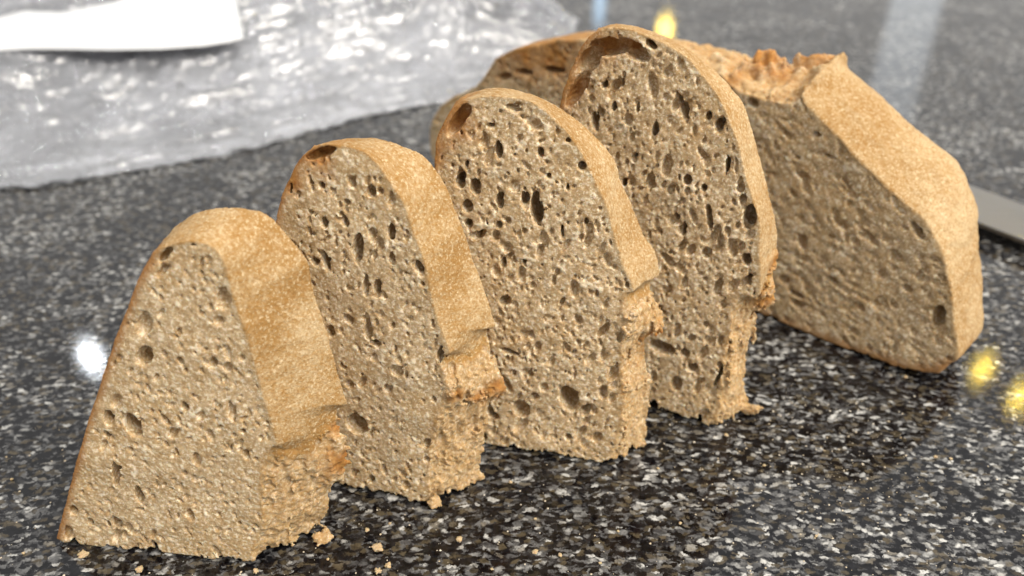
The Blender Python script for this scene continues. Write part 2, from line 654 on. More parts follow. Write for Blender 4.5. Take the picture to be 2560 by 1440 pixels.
    F = np.maximum(F, 0.0003 - zf)
    F[0], F[-1], F[:, 0], F[:, -1], F[:, :, 0], F[:, :, -1] = [0.01] * 6

    tl = [(fr.uw(x, y, dep), dep, rad) for x, y, dep, rad in toasts]

    def dists(N):
        tt = np.clip(t[N[:, 2]], 0, 1)
        ds = np.stack([D0[k][N[:, 0], N[:, 1]] * (1 - tt) + D1[k][N[:, 0], N[:, 1]] * tt for k in range(4)])
        return ds - ds.min(0) + np.maximum(0, -cross[N[:, 0], N[:, 1], N[:, 2]])

    def colour(N, U, W, D):
        d0, d1, d2, d3 = dists(N)
        nb = nB[N[:, 0], N[:, 1], N[:, 2]]
        dm = np.minimum(d1, d2) + 0.0003 * nA[N[:, 0], N[:, 1], N[:, 2]]
        skin = np.where((D > 0.0008) & (D < T - 0.0008), np.clip(2.6 - dm / 0.0010, 0, 1), np.clip(1.2 - dm / 0.0007, 0, 1))
        skin = np.maximum(skin, 0.7 * np.clip(1.3 - d3 / 0.0014, 0, 1) * np.clip(0.8 + 0.5 * nb, 0.2, 1))
        brown = np.clip(1.1 - d1 / 0.0019 + 0.3 * nb, 0, 1) * np.clip((d2 - d1) / 0.004 + 0.6, 0, 1)
        toast = np.zeros(len(U))
        for c, dep, rad in tl:
            dd = np.sqrt((U - c[0]) ** 2 + (W - c[1]) ** 2 + (0.6 * (D - dep)) ** 2)
            toast = np.maximum(toast, np.clip(1.2 - dd / rad + 0.35 * nb, 0, 1))
        return np.stack([skin, brown, toast, np.where(d3 < dm, 0.1, flour)], 1)

    def part(N, U, W, D):
        d0, d1, d2, d3 = dists(N)
        dc = np.minimum(d1, d2)
        p_ = np.zeros(len(U), np.int8)
        p_[(d3 < 0.0013) & (D > 0.0009) & (D < T - 0.0009)] = 1
        dc = dc + 0.0003 * nA[N[:, 0], N[:, 1], N[:, 2]]
        p_[(dc < np.where((D > 0.0008) & (D < T - 0.0008), 0.0018, 0.0006)) & (dc < d0) & (dc <= d3)] = 2
        return p_

    root = empty('bread_slice', tuple(fr.world(np.array([(fp[0][0]) / 2]), np.array([0.0]), np.array([T / 2]))[0] * np.array([1, 1, 0])))
    tag(root, label, 'bread slice', 'half slices standing in a row')
    finish(F, grid, fr, root, tuple(root.location), colour, part, lambda N: flk[N[:, 0], N[:, 1], N[:, 2]])
    return root


OPEN = [(25, 0.00036, 0.0006), (3.2, 0.0007, 0.0012), (1.6, 0.0012, 0.0017)]
TIGHT = [(16, 0.00036, 0.0006), (2, 0.0006, 0.0010), (0.5, 0.0010, 0.0015)]
MID = [(18, 0.00036, 0.00058), (2.5, 0.0006, 0.0011), (0.9, 0.0011, 0.0016)]

# ---- first slice, the small one near the end of the loaf
fr = Frame((140, 1357), (627, 1412), 4)
front = [(140, 1357, 1), (170, 1233, 1), (203, 1113, 1), (240, 987, 1), (273, 893, 1), (300, 813, 1), (330, 740, 1),
         (362, 667, 1), (390, 624, 2), (440, 606, 2), (487, 603, 2), (533, 618, 2), (560, 653, 2), (573, 700, 2),
         (593, 773, 2), (617, 833, 2), (633, 893, 2), (657, 980, 2), (680, 1060, 2), (694, 1113, 2), (674, 1122, 3),
         (662, 1180, 3), (657, 1247, 3), (660, 1313, 3), (640, 1367, 3), (627, 1412, 0), (627, 1440, 0), (140, 1390, 0)]
back = [(440, 566, 2), (460, 553, 2), (500, 530, 2), (567, 517, 2), (633, 523, 2), (680, 540, 2), (703, 567, 2), (740, 613, 2),
        (770, 650, 2), (780, 700, 2), (800, 767, 2), (820, 827, 2), (840, 907, 2), (860, 973, 2), (870, 1010, 2), (846, 1024, 3),
        (862, 1080, 3), (877, 1125, 3), (866, 1170, 3), (840, 1213, 3), (828, 1270, 3), (800, 1300, 3), (815, 1325, 3), (806, 1352, 0)]
holes = [(360, 813, 20, 36, -28, .0016), (362, 890, 20, 30, -30, .0035), (331, 1063, 24, 31, 8, .005), (270, 1047, 12, 20, -12, .004),
         (265, 1090, 8, 11, 0, .003), (289, 1183, 11, 32, -10, .0026), (348, 1240, 11, 22, 0, .012), (355, 1274, 5, 5, 0, .01),
         (183, 1277, 10, 13, -20, .004), (292, 1307, 13, 15, 0, .003), (270, 1310, 5, 9, 0, .006), (463, 1017, 9, 12, 0, .003),
         (557, 747, 18, 28, -10, .0018), (533, 907, 11, 16, -20, .002), (413, 637, 36, 9, 48, -.003), (405, 676, 22, 8, 52, .002),
         (481, 612, 10, 5, 0, .003), (580, 1027, 10, 27, 0, .0016), (225, 1308, 8, 9, 0, .003), (385, 1366, 9, 12, 0, .003)]
bread_slice(fr, 0.0135, front, back, (-0.001, 0.001), holes,
            'smallest bread slice with the broadest crust band, at the end of the row', 101, TIGHT, rough=0.75, fleck_at=0.54, flour=0.52,
            tears=[(735, 1270, .008, 34, 16, 25), (800, 1345, .010, 20, 14, 10)],
            toasts=[(868, 1150, .0135, .006), (850, 1060, .0135, .003), (240, 960, .004, .003)])

# ---- second slice
fr = Frame((844, 1216), (1062, 1263), 4)
front = [('uw', -0.062, -0.004, 1), ('uw', -0.061, 0.004, 1), ('uw', -0.051, 0.03, 1), ('uw', -0.0425, 0.055, 1), (697, 518, 1), (708, 480, 1), (725, 443, 1), (742, 409, 1), (769, 378, 2), (803, 361, 2),
         (845, 362, 2), (885, 369, 2), (919, 385, 2), (953, 422, 2), (987, 470, 2), (1011, 511, 2), (1031, 572, 2),
         (1055, 633, 2), (1069, 688, 2), (1082, 756, 2), (1103, 824, 2), (1125, 882, 2), (1102, 894, 3), (1114, 950, 3), (1132, 990, 3),
         (1100, 1020, 3), (1092, 1060, 3), (1082, 1110, 3), (1079, 1171, 3), (1069, 1239, 3), (1062, 1263, 0), (1062, 1290, 0), ('uw', -0.055, -0.006, 0)]
back = [(790, 362, 2), (837, 351, 2), (912, 344, 2), (960, 351, 2), (1014, 368, 2), (1055, 388, 2), (1089, 422, 2), (1116, 463, 2),
        (1137, 518, 2), (1157, 565, 2), (1174, 620, 2), (1195, 674, 2), (1215, 729, 2), (1233, 790, 2), (1239, 817, 2), (1214, 833, 3),
        (1250, 926, 3), (1255, 974, 3), (1228, 1001, 3), (1220, 1035, 3), (1212, 1090, 3), (1208, 1158, 3), (1205, 1205, 0)]
holes = [(800, 384, 44, 13, 24, -.0035), (728, 466, 5, 20, -12, .003), (804, 463, 9, 10, 0, .004), (779, 456, 6, 8, 0, .003),
         (928, 477, 12, 17, 0, .003), (812, 555, 10, 17, -8, .005), (862, 552, 9, 19, 10, .006), (895, 620, 14, 44, -6, .0035),
         (978, 582, 10, 26, -4, .003), (815, 654, 11, 28, 8, .003), (786, 654, 9, 12, 0, .003), (943, 722, 9, 25, -6, .003),
         (915, 715, 8, 30, -4, .002), (1047, 667, 11, 24, 15, .006), (939, 858, 15, 8, 20, .003), (994, 926, 19, 15, 0, .002),
         (891, 1062, 28, 26, 20, .004), (929, 1198, 8, 10, 0, .006), (1103, 895, 12, 22, 0, .004), (1135, 1030, 30, 10, 10, .007),
         (868, 506, 8, 8, 0, .002), (930, 583, 13, 15, 0, .002), (980, 648, 9, 20, 0, .002), (870, 800, 14, 10, 0, .002)]
bread_slice(fr, 0.0128, front, back, (-0.001, 0.0015), holes,
            'bread slice with creased tan crust band, standing directly behind the smallest slice', 202, MID, rough=0.85, fleck_at=0.48, flour=0.52,
            tears=[(1128, 975, .002, 20, 12, 60), (1235, 965, .0125, 16, 10, 70), (1180, 990, .007, 30, 8, 15), (1092, 1252, .001, 12, 10, 90)],
            toasts=[(1248, 965, .0128, .0055), (1138, 990, .001, .0028), (1200, 985, .008, .0028), (745, 430, .003, .005), (806, 374, .004, .006)])

# ---- third slice
fr = Frame((1221, 1113), (1529, 1166), 4)
front = [('uw', -0.064, -0.004, 1), ('uw', -0.063, 0.004, 1), ('uw', -0.058, 0.03, 1), ('uw', -0.0535, 0.06, 1), (1081, 450, 1), (1085, 404, 1), (1093, 346, 1), (1112, 303, 1), (1130, 272, 1), (1158, 252, 2),
         (1190, 243, 2), (1226, 239, 2), (1298, 244, 2), (1349, 263, 2), (1392, 299, 2), (1428, 343, 2), (1464, 397, 2),
         (1493, 462, 2), (1522, 527, 2), (1537, 592, 2), (1558, 657, 2), (1586, 726, 2), (1560, 740, 3), (1578, 825, 3), (1560, 860, 3),
         (1553, 938, 3), (1558, 1011, 3), (1551, 1083, 3), (1535, 1141, 3), (1529, 1166, 0), (1529, 1190, 0), ('uw', -0.055, -0.006, 0)]
back = [(1140, 252, 2), (1168, 234, 2), (1233, 220, 2), (1298, 227, 2), (1363, 249, 2), (1421, 285, 2), (1464, 317, 2), (1508, 361, 2),
        (1540, 404, 2), (1558, 462, 2), (1584, 519, 2), (1609, 584, 2), (1638, 628, 2), (1651, 688, 2), (1626, 706, 3), (1658, 794, 3),
        (1650, 840, 3), (1618, 835, 3), (1606, 880, 3), (1616, 946, 3), (1616, 1011, 3), (1619, 1068, 3), (1608, 1125, 0)]
holes = [(1147, 299, 18, 52, -32, -.0036), (1225, 315, 10, 6, 0, .006), (1246, 375, 11, 23, 6, .005), (1352, 382, 9, 14, 5, .003),
         (1166, 411, 6, 12, -8, .012), (1150, 457, 15, 16, 0, .008), (1188, 467, 15, 22, 8, .007), (1168, 516, 15, 17, 0, .003),
         (1249, 503, 11, 21, 10, .006), (1309, 498, 8, 22, 0, .005), (1342, 527, 18, 44, 6, .008), (1172, 559, 11, 13, 0, .003),
         (1194, 588, 10, 13, 0, .003), (1217, 558, 4, 13, 10, .008), (1246, 563, 8, 10, 0, .005), (1455, 415, 11, 13, 0, .005),
         (1466, 553, 6, 12, 0, .003), (1405, 577, 5, 16, 8, .005), (1277, 881, 26, 7, -14, .005), (1423, 998, 26, 33, 12, .012),
         (1302, 1025, 23, 23, 0, .0035), (1461, 1027, 13, 14, 0, .004), (1421, 1094, 11, 9, 0, .006), (1233, 1041, 14, 11, 0, .006),
         (1371, 441, 7, 7, 0, .004), (1284, 270, 20, 9, -12, .002), (1338, 310, 24, 15, -20, .0018), (1418, 467, 5, 9, 0, .003),
         (1258, 660, 8, 14, 0, .003), (1310, 655, 7, 9, 0, .003), (1420, 350, 8, 8, 0, .002)]
bread_slice(fr, 0.0125, front, back, (-0.001, 0.001), holes,
            'bread slice with a big dark hole near its ragged foot', 303, OPEN, flour=0.6,
            tears=[(1575, 800, .002, 30, 10, 85), (1640, 800, .0115, 36, 11, 105), (1520, 1165, .003, 12, 8, 80), (1585, 1150, .010, 20, 7, 110)],
            toasts=[(1652, 835, .0125, .0065), (1148, 290, .005, .007), (1095, 360, .004, .005)])

# ---- fourth slice, the tallest
fr = Frame((1622, 1022), (1774, 1067), 4)
front = [('uw', -0.064, -0.004, 1), ('uw', -0.063, 0.004, 1), ('uw', -0.060, 0.03, 1), ('uw', -0.057, 0.06, 1), (1394, 330, 1), (1397, 285, 1), (1403, 249, 1), (1418, 201, 1), (1436, 149, 1), (1462, 104, 1), (1492, 78, 2),
         (1522, 67, 2), (1566, 71, 2), (1626, 93, 2), (1670, 112, 2), (1715, 141, 2), (1752, 182, 2), (1785, 223, 2), (1811, 268, 2),
         (1834, 327, 2), (1852, 379, 2), (1867, 446, 2), (1886, 505, 2), (1899, 565, 2), (1899, 640, 2), (1902, 713, 2), (1888, 750, 3),
         (1842, 740, 3), (1826, 810, 3), (1813, 869, 3), (1811, 921, 3), (1799, 988, 3), (1789, 1033, 3), (1774, 1067, 0), (1774, 1090, 0), ('uw', -0.055, -0.006, 0)]
back = [(1500, 70, 2), (1544, 58, 2), (1596, 67, 2), (1655, 86, 2), (1715, 119, 2), (1759, 153, 2), (1797, 186, 2), (1834, 227, 2), (1856, 253, 2),
        (1871, 290, 2), (1882, 327, 2), (1897, 387, 2), (1912, 439, 2), (1926, 498, 2), (1938, 550, 2), (1944, 590, 2), (1942, 617, 2),
        (1948, 635, 3), (1934, 669, 3), (1925, 706, 3), (1938, 743, 3), (1914, 772, 3), (1890, 775, 3), (1893, 800, 3), (1878, 855, 3), (1867, 907, 3), (1860, 966, 3), (1872, 1022, 0)]
holes = [(1585, 124, 46, 24, -24, -.0055), (1522, 118, 56, 26, 10, -.0062), (1472, 152, 40, 28, 50, -.0058), (1444, 222, 18, 62, -26, -.0045),
         (1629, 112, 20, 9, -25, .005), (1487, 305, 11, 26, 12, .012), (1535, 269, 8, 18, 0, .006), (1554, 208, 7, 12, 0, .005),
         (1509, 213, 7, 10, 0, .004), (1594, 269, 6, 13, 0, .005), (1705, 271, 11, 44, 28, .012), (1774, 546, 8, 42, 14, .013),
         (1797, 316, 12, 18, 10, .005), (1771, 290, 8, 12, 0, .004), (1635, 327, 8, 26, -5, .0035), (1667, 416, 14, 28, 0, .0025),
         (1626, 453, 12, 22, 5, .0025), (1583, 392, 4, 10, 0, .007), (1875, 543, 19, 36, -4, .008), (1709, 576, 7, 22, 0, .006),
         (1817, 416, 6, 26, 4, .004), (1867, 650, 13, 18, 20, .005), (1871, 702, 10, 13, 20, .005), (1655, 869, 34, 17, -5, .006),
         (1730, 921, 14, 12, 15, .005), (1711, 884, 12, 11, 0, .0035), (1719, 450, 12, 18, 0, .003), (1690, 960, 14, 20, 0, .003),
         (1795, 945, 6, 38, -12, .005), (1570, 300, 12, 18, 0, .002), (1690, 545, 8, 10, 0, .003), (1760, 470, 8, 12, 0, .004),
         (1670, 650, 26, 10, -35, .0025), (1800, 600, 9, 30, 10, .0025), (1560, 460, 7, 14, 0, .004)]
bread_slice(fr, 0.0118, front, back, (-0.0005, 0.001), holes,
            'tallest bread slice with an arched cavity under its top crust, beside the cut loaf', 404, OPEN, flour=0.68,
            tears=[(1925, 700, .009, 40, 9, 100), (1880, 1020, .010, 18, 11, 25), (1905, 735, .004, 20, 9, 60), (1830, 900, .002, 60, 4, 98)],
            toasts=[(1925, 745, .009, .005), (1940, 650, .0115, .004), (1415, 215, .003, .007), (1460, 112, .004, .004), (1520, 105, .006, .006), (1590, 110, .006, .004)])


# ------------------------------------------------------------------ the cut loaf
def loaf():
    fr = Frame((1926, 798), (2250, 932), 0)
    vox = 0.0006
    h = H
    top = [(1820, 200), (1855, 225), (1895, 240), (1930, 250), (1975, 252), (2008, 228)]
    right = [(2018, 262), (2091, 335), (2152, 402), (2207, 457), (2250, 497), (2311, 548), (2337, 593), (2362, 642), (2372, 697),
             (2382, 752), (2388, 801), (2396, 868)]
    foot = [(2395, 899), (2366, 914), (2311, 930)]
    pts, labs = [], []
    def add(p, l):
        pts.append(np.array(p)); labs.append(l)
    add(fr.uw(2311, 930), 1); add((-0.03, 0.0), 1); add((-0.10, 0.0), 1); add((-0.17, 0.001), 1)
    add((-0.200, 0.002), 1); add((-0.213, 0.009), 2); add((-0.2165, 0.020), 2); add((-0.2085, 0.037), 2)
    for q in ((1190, 215), (1240, 146), (1320, 116), (1440, 98)):
        add(fr.uw(*q), 2)
    add(fr.uw(1600, 130), 3); add(fr.uw(1720, 165), 3)
    for q in top[:-1]:
        add(fr.uw(*q), 3)
    add(fr.uw(*top[-1]), 2)
    for q in right:
        add(fr.uw(*q), 2)
    for q in foot[:2]:
        add(fr.uw(*q), 1)
    P, L = smooth_poly(pts, labs)
    # kink of the score lip stays sharp enough through the spline
    D = 0.078
    u0, u1 = P[:, 0].min() - 0.018, P[:, 0].max() + 0.02
    w0, w1 = -0.004, P[:, 1].max() + 0.020
    n0, n1 = -0.004, D + 0.004
    nx, ny, nz = int((u1 - u0) / vox), int((w1 - w0) / vox), int((n1 - n0) / vox)
    shp = (nx, ny, nz)
    grid = (u0, w0, n0, vox)
    ua, wa, na = u0 + np.arange(nx) * vox, w0 + np.arange(ny) * vox, n0 + np.arange(nz) * vox
    UU, WW = np.meshgrid(ua, wa, indexing='ij')
    s2, D2 = poly_sdf(P, L, UU, WW)
    uc = 0.5 * (P[:, 0].min() + P[:, 0].max())
    F = np.empty(shp, np.float32)
    dl = [np.empty(shp, np.float16) for _ in range(4)]
    def samp(A, uu, ww):
        i = np.clip((uu - u0) / vox, 0, nx - 1.01)
        j = np.clip((ww - w0) / vox, 0, ny - 1.01)
        i0, j0 = i.astype(int)[:, None], j.astype(int)
        fi, fj = i[:, None] - i0, j - j0
        return (A[i0, j0] * (1 - fi) * (1 - fj) + A[i0 + 1, j0] * fi * (1 - fj)
                + A[i0, j0 + 1] * (1 - fi) * fj + A[i0 + 1, j0 + 1] * fi * fj)
    rise = np.clip((ua + 0.082) / 0.028, 0, 1)
    rise = 0.075 * rise * rise * (3 - 2 * rise) - 0.01 + 0.10 * np.exp(-((ua + 0.010) / 0.030) ** 2)
    for k in range(nz):
        d = max(0.0, na[k])
        g = max(0.02, 1 - (max(0.0, d - 0.012) / (D - 0.012)) ** 2)
        su = g ** 0.5 * (1 + 0.35 * d * (1 - d / 0.05) * 1.0 if d < 0.05 else 1)
        su *= 1 + 0.008 * math.sin(math.pi * min(1.0, d / 0.055))
        sw = (g ** 0.42 * (1 + rise * math.sin(math.pi * min(1.0, d / 0.055))))[:, None]
        mn = np.minimum(su, sw)
        F[:, :, k] = samp(s2, uc + (ua - uc) / su, wa[None, :] / sw) * mn
        for q in range(4):
            dl[q][:, :, k] = samp(D2[q], uc + (ua - uc) / su, wa[None, :] / sw) * mn
    cross = F.copy()
    nA = vnoise(shp, vox, 0.0016, 51)
    nB = vnoise(shp, vox, 0.0040, 52)
    nC = vnoise(shp, vox, 0.0130, 53)
    tears3 = np.clip(1.4 - dl[3].astype(np.float32) / 0.008, 0, 1) * np.clip((dl[2].astype(np.float32) - dl[3].astype(np.float32)) / 0.004 + 0.5, 0, 1)
    F += 0.00018 * nA + 0.0003 * nB + 0.0004 * nC + tears3 * (0.0005 * nA + 0.0012 * nB + 0.001 * nC)
    nF = vnoise(shp, vox, 0.0010, 58)
    flk = np.clip((vnoise(shp, vox, 0.0013, 59) + 0.6 * nF + 0.3 * nB - 0.50) * 2.0, 0, 1)
    # streaky knife-cut face
    st = vnoise((nx * 1, ny, 1), vox, 0.0045, 55)
    cut = -na[None, None, :] + 0.0002 * nA + 0.0002 * nF - 0.00025 * flk + 0.0006 * nC
    F = np.maximum(F, cut)
    wob = 0.0002 * nA + 0.0003 * nB
    Pp = np.full(shp, 0.01, np.float32)
    r = np.random.default_rng(77)
    for _ in range(3000):
        rr = 0.0006 * (0.0012 / 0.0006) ** (r.random() ** 2.2)
        c = (u0 + r.random() * (u1 - u0), w0 + r.random() * (w1 - w0), (r.random() - 0.35) * rr)
        stamp(Pp, grid, c, (rr * 0.85, rr * (1.0 + 1.0 * r.random()), rr * 1.2), rot2(r.normal(62, 22)), wob)
    hl = [(1880, 257, 16, 12, 0, .005), (1993, 737, 20, 8, -10, .006), (1993, 760, 16, 9, -10, .005), (2005, 605, 14, 22, 25, .004),
          (2345, 795, 16, 29, 8, .010), (2290, 572, 32, 9, -42, .005), (2070, 392, 20, 6, -5, .004), (2042, 337, 14, 8, -10, .004),
          (2268, 722, 13, 9, -10, .003), (2200, 690, 14, 8, -30, .003), (2150, 770, 12, 7, -20, .003), (2100, 560, 22, 7, -32, .003),
          (2180, 600, 30, 8, -35, .003), (2240, 640, 18, 10, -40, .004), (1960, 330, 22, 7, -32, .004), (2000, 440, 20, 6, -25, .003),
          (2120, 470, 24, 6, -38, .003), (1960, 700, 14, 8, 0, .004), (2300, 690, 10, 16, 10, .003), (2080, 700, 16, 8, -20, .003),
          (1310, 180, 24, 7, 12, .008), (1385, 175, 30, 9, 8, .010), (1260, 192, 20, 9, 20, .006)]
    for x, y, rx, ry, ang, dep in hl:
        c = fr.uw(x, y)
        s = np.linalg.norm(fr.uw(x + 1, y) - c)
        sv = np.linalg.norm(fr.uw(x, y + 1) - c)
        stamp(Pp, grid, (c[0], c[1], 0), (rx * s, ry * sv, dep), rot2(ang), wob)
    Pp += np.maximum(0, cross + 0.0012) * 2.0
    F = np.maximum(F, -Pp)
    # torn, toasted tufts standing up along the opened score
    tufts = []
    shag = 0.0016 * vnoise(shp, vox, (0.0030, 0.009, 0.0030), 61) + 0.0009 * nB + 0.0004 * nA
    for x, y, dep, rx, ry, ang in ((1918, 176, .017, 50, 40, 4), (1935, 180, .021, 40, 42, -6), (1905, 190, .012, 60, 26, 0),
                                   (2040, 176, .024, 58, 34, 0), (2050, 180, .028, 44, 34, -8), (2000, 196, .018, 60, 24, 0),
                                   (1975, 208, .014, 80, 20, -6), (1850, 205, .004, 30, 16, -30), (1810, 175, .012, 34, 16, -25)):
        c = fr.uw(x, y, dep)
        s = np.linalg.norm(fr.uw(x + 1, y, dep) - c)
        add_ = np.full(shp, 0.01, np.float32)
        stamp(add_, grid, (c[0], c[1], dep), (rx * s, ry * s, 0.0038), rot2(ang), shag)
        F = np.minimum(F, add_)
        tufts.append((c, dep, y))
    zf = wa[None, :, None]
    F = np.maximum(F, 0.0004 - zf + np.zeros_like(F))
    F[0], F[-1], F[:, 0], F[:, -1], F[:, :, 0], F[:, :, -1] = [0.01] * 6

    tl = []
    for x, y, dep, rad in ((1890, 132, .018, .010), (1930, 122, .019, .013), (1960, 140, .020, .005), (2040, 125, .026, .008), (2000, 150, .026, .004), (2080, 150, .028, .004),
                           (1900, 200, .014, .004), (1835, 195, .004, .004), (1400, 125, .004, .016), (1330, 135, .004, .014), (1440, 110, .02, .016), (1340, 120, .02, .016), (1960, 180, .012, .006)):
        tl.append((fr.uw(x, y, dep), dep, rad))

    def g(A, N):
        return A[N[:, 0], N[:, 1], N[:, 2]].astype(np.float32)

    def colour(N, U, W, Dp):
        d1, d2, d3 = g(dl[1], N), g(dl[2], N), g(dl[3], N)
        nb, na_ = g(nB, N), g(nA, N)
        skin = np.clip(1.3 - np.minimum(d1, np.minimum(d2, d3)) / 0.0016, 0, 1)
        brown = np.clip(1.2 - d1 / 0.0035 + 0.3 * nb, 0, 1) * np.clip((d2 - d1) / 0.006 + 0.4, 0, 1)
        gold = np.clip(1.2 - d3 / 0.004 + 0.4 * nb, 0, 1) * np.clip((d2 - d3) / 0.004 + 0.5, 0, 1) * (Dp > 0.001) * 0.34
        toast = gold * np.clip(0.7 + 0.7 * nb, 0.2, 1.3)
        for c, dep, rad in tl:
            dd = np.sqrt((U - c[0]) ** 2 + (W - c[1]) ** 2 + (0.6 * (Dp - dep)) ** 2)
            toast = np.maximum(toast, np.clip(1.15 - dd / rad + 0.35 * nb, 0, 1))
        return np.stack([skin, brown * 0.8, np.clip(toast, 0, 1), np.full(len(U), 0.66)], 1)

    def part(N, U, W, Dp):
        d1, d2, d3 = g(dl[1], N), g(dl[2], N), g(dl[3], N)
        p_ = np.zeros(len(U), np.int8)
        out = g(cross, N) > -0.0022
        p_[(Dp > 0.0015) & (d3 <= np.minimum(d1, d2)) & (g(cross, N) > -0.006)] = 1
        p_[(d3 > np.minimum(d1, d2)) & out & ((Dp > 0.0012) | (np.minimum(d1, d2) < 0.0012))] = 2
        return p_

    root = empty('cut_loaf', tuple(fr.world(np.array([-0.08]), np.array([0.0]), np.array([0.03]))[0]))
    tag(root, 'large cut half loaf with floury crust and toasted torn ridge on top', 'loaf')
    finish(F, grid, fr, root, tuple(root.location), colour, part, lambda N: g(flk, N))


loaf()


# ------------------------------------------------------------------ plastic bag
def film_material():
    k = NT('clear_film')
    co = k.coord()
    k.t.nodes.remove(k.b)
    tr = k.n('ShaderNodeBsdfTransparent', ins={'Color': (0.97, 0.97, 0.98, 1)})
    df = k.n('ShaderNodeBsdfDiffuse', ins={'Color': (0.85, 0.87, 0.93, 1)})
    tl = k.n('ShaderNodeBsdfTranslucent', ins={'Color': (0.85, 0.87, 0.93, 1)})
    gl = k.n('ShaderNodeBsdfGlossy', ins={'Color': (1, 1, 1, 1), 'Roughness': 0.09})
    m0 = k.n('ShaderNodeMixShader', ins={0: 0.4, 1: df.outputs[0], 2: tl.outputs[0]})
    milk = k.ramp(k.noise(co, 22, 4, 0.6, 0.5), [(0.32, 0.18), (0.68, 0.48)])
    m1 = k.n('ShaderNodeMixShader', ins={0: milk, 1: tr.outputs[0], 2: m0.outputs[0]})
    fz = k.n('ShaderNodeFresnel', ins={'IOR': 1.5})
    fac = k.math('MULTIPLY_ADD', fz.outputs[0], 1.3, 0.09)
    bmp = k.bump(k.noise(co, 520, 4, 0.7, 1.0), 0.3, 0.0008)
    k.link(bmp, gl.inputs['Normal'])
    k.link(bmp, fz.inputs['Normal'])
    m2 = k.n('ShaderNodeMixShader', ins={0: fac, 1: m1.outputs[0], 2: gl.outputs[0]})
    k.link(m2.outputs[0], k.out.inputs[0])
    return k.m


def paper_material():
    k = NT('white_paper')
    k.b.inputs['Base Color'].default_value = (0.74, 0.75, 0.76, 1)
    k.b.inputs['Roughness'].default_value = 0.6
    k.link(k.bump(k.noise(k.coord(), 900, 3, 0.6), 0.15, 0.0002), k.b.inputs['Normal'])
    return k.m


def ridged(shape, vox, wave, seed):
    return 1 - np.abs(vnoise(shape, vox, wave, seed)) * 2


def bag():
    near = [(-700, 560), (-300, 520), (0, 478), (130, 466), (330, 436), (560, 392), (750, 342), (900, 300), (1050, 272), (1180, 250), (1300, 215), (1420, 170)]
    far = [(-900, 40), (-500, 20), (-200, 18), (-60, 12), (140, 0), (400, -30), (700, -60), (950, -70), (1100, -70), (1220, -60), (1330, -20), (1440, 60)]
    nu, nv = 520, 300
    A = np.array([ground(*q)[:2] for q in near])
    B = np.array([ground(*q)[:2] for q in far])
    t = np.linspace(0, len(A) - 1, nu)
    def curve(C):
        i = np.clip(t.astype(int), 0, len(C) - 2)
        f_ = (t - i)[:, None]
        return C[i] * (1 - f_) + C[i + 1] * f_
    a, b = curve(A), curve(B)
    sv = np.linspace(0, 1, nv)[None, :, None]
    XY = a[:, None, :] * (1 - sv) + b[:, None, :] * sv
    v_ = np.linspace(0, 1, nv)[None, :]
    u_ = np.linspace(0, 1, nu)[:, None]
    # a flat flap in front, then a soft puffed body
    body = np.clip((v_ - 0.10) / 0.25, 0, 1)
    body = body * body * (3 - 2 * body) * np.clip((1.0 - v_) / 0.2, 0, 1) ** 0.5
    body = body * np.clip((1 - u_) / 0.18, 0, 1) ** 0.7
    vx = 0.0012
    sh = (nu, nv)
    big = vnoise(sh, vx, 0.09, 901)
    st1 = vnoise((nu, nv), 1.0, 46, 902)
    # streaky folds that run along the front edge
    r = np.random.default_rng(903)
    C1 = (r.random((14, 46), dtype=np.float32) * 2 - 1)
    fold = lerp_axis(lerp_axis(C1, nu, 0), nv, 1)
    C2 = (r.random((120, 200), dtype=np.float32) * 2 - 1)
    fold2 = lerp_axis(lerp_axis(C2, nu, 0), nv, 1)
    C3 = (r.random((230, 150), dtype=np.float32) * 2 - 1)
    fold3 = lerp_axis(lerp_axis(C3, nu, 0), nv, 1)
    Z = 0.0012 + body * (0.017 + 0.006 * big) + (0.25 + body) * (0.0046 * (1 - 2 * np.abs(fold)) + 0.0011 * (1 - 2 * np.abs(fold2)) + 0.00025 * fold3)
    Z = np.maximum(Z, 0.0009 + 0.0004 * fold3)
    XY = XY + 0.003 * np.stack([fold2, fold], 2)
    top = np.concatenate([XY, Z[:, :, None]], 2).reshape(-1, 3)
    low = np.concatenate([XY, np.full((nu, nv, 1), 0.0004) + 0.12 * (Z[:, :, None] - 0.0009)], 2).reshape(-1, 3)
    i = np.arange(nu * nv).reshape(nu, nv)
    q = np.stack([i[:-1, :-1], i[1:, :-1], i[1:, 1:], i[:-1, 1:]], 2).reshape(-1, 4)
    root = empty('plastic_bag', (-0.2, 0.5, 0))
    tag(root, 'crumpled clear plastic bag glinting on the counter behind the slices', 'bag')
    off = np.array([-0.2, 0.5, 0])
    fm = film_material()
    quad_mesh('upper_film', top - off, q, fm, root)
    mid = np.concatenate([XY + 0.004 * np.stack([fold, fold2], 2), (0.55 * Z * (0.8 + 0.5 * vnoise(sh, vx, 0.05, 910)))[:, :, None]], 2)
    k0 = int(nv * 0.13)
    im = i[::2, k0::2]
    qm = np.stack([im[:-1, :-1], im[1:, :-1], im[1:, 1:], im[:-1, 1:]], 2).reshape(-1, 4) 
    used = np.zeros(nu * nv, bool)
    used[qm.ravel()] = True
    re = np.cumsum(used) - 1
    quad_mesh('inner_fold', mid.reshape(-1, 3)[used] - off, re[qm], fm, root)
    il = np.arange(len(i[::4, ::4].ravel())).reshape(i[::4, ::4].shape)
    ql = np.stack([il[:-1, :-1], il[:-1, 1:], il[1:, 1:], il[1:, :-1]], 2).reshape(-1, 4)
    quad_mesh('lower_film', low.reshape(nu, nv, 3)[::4, ::4].reshape(-1, 3) - off, ql, fm, root)
    return XY, Z


bag()


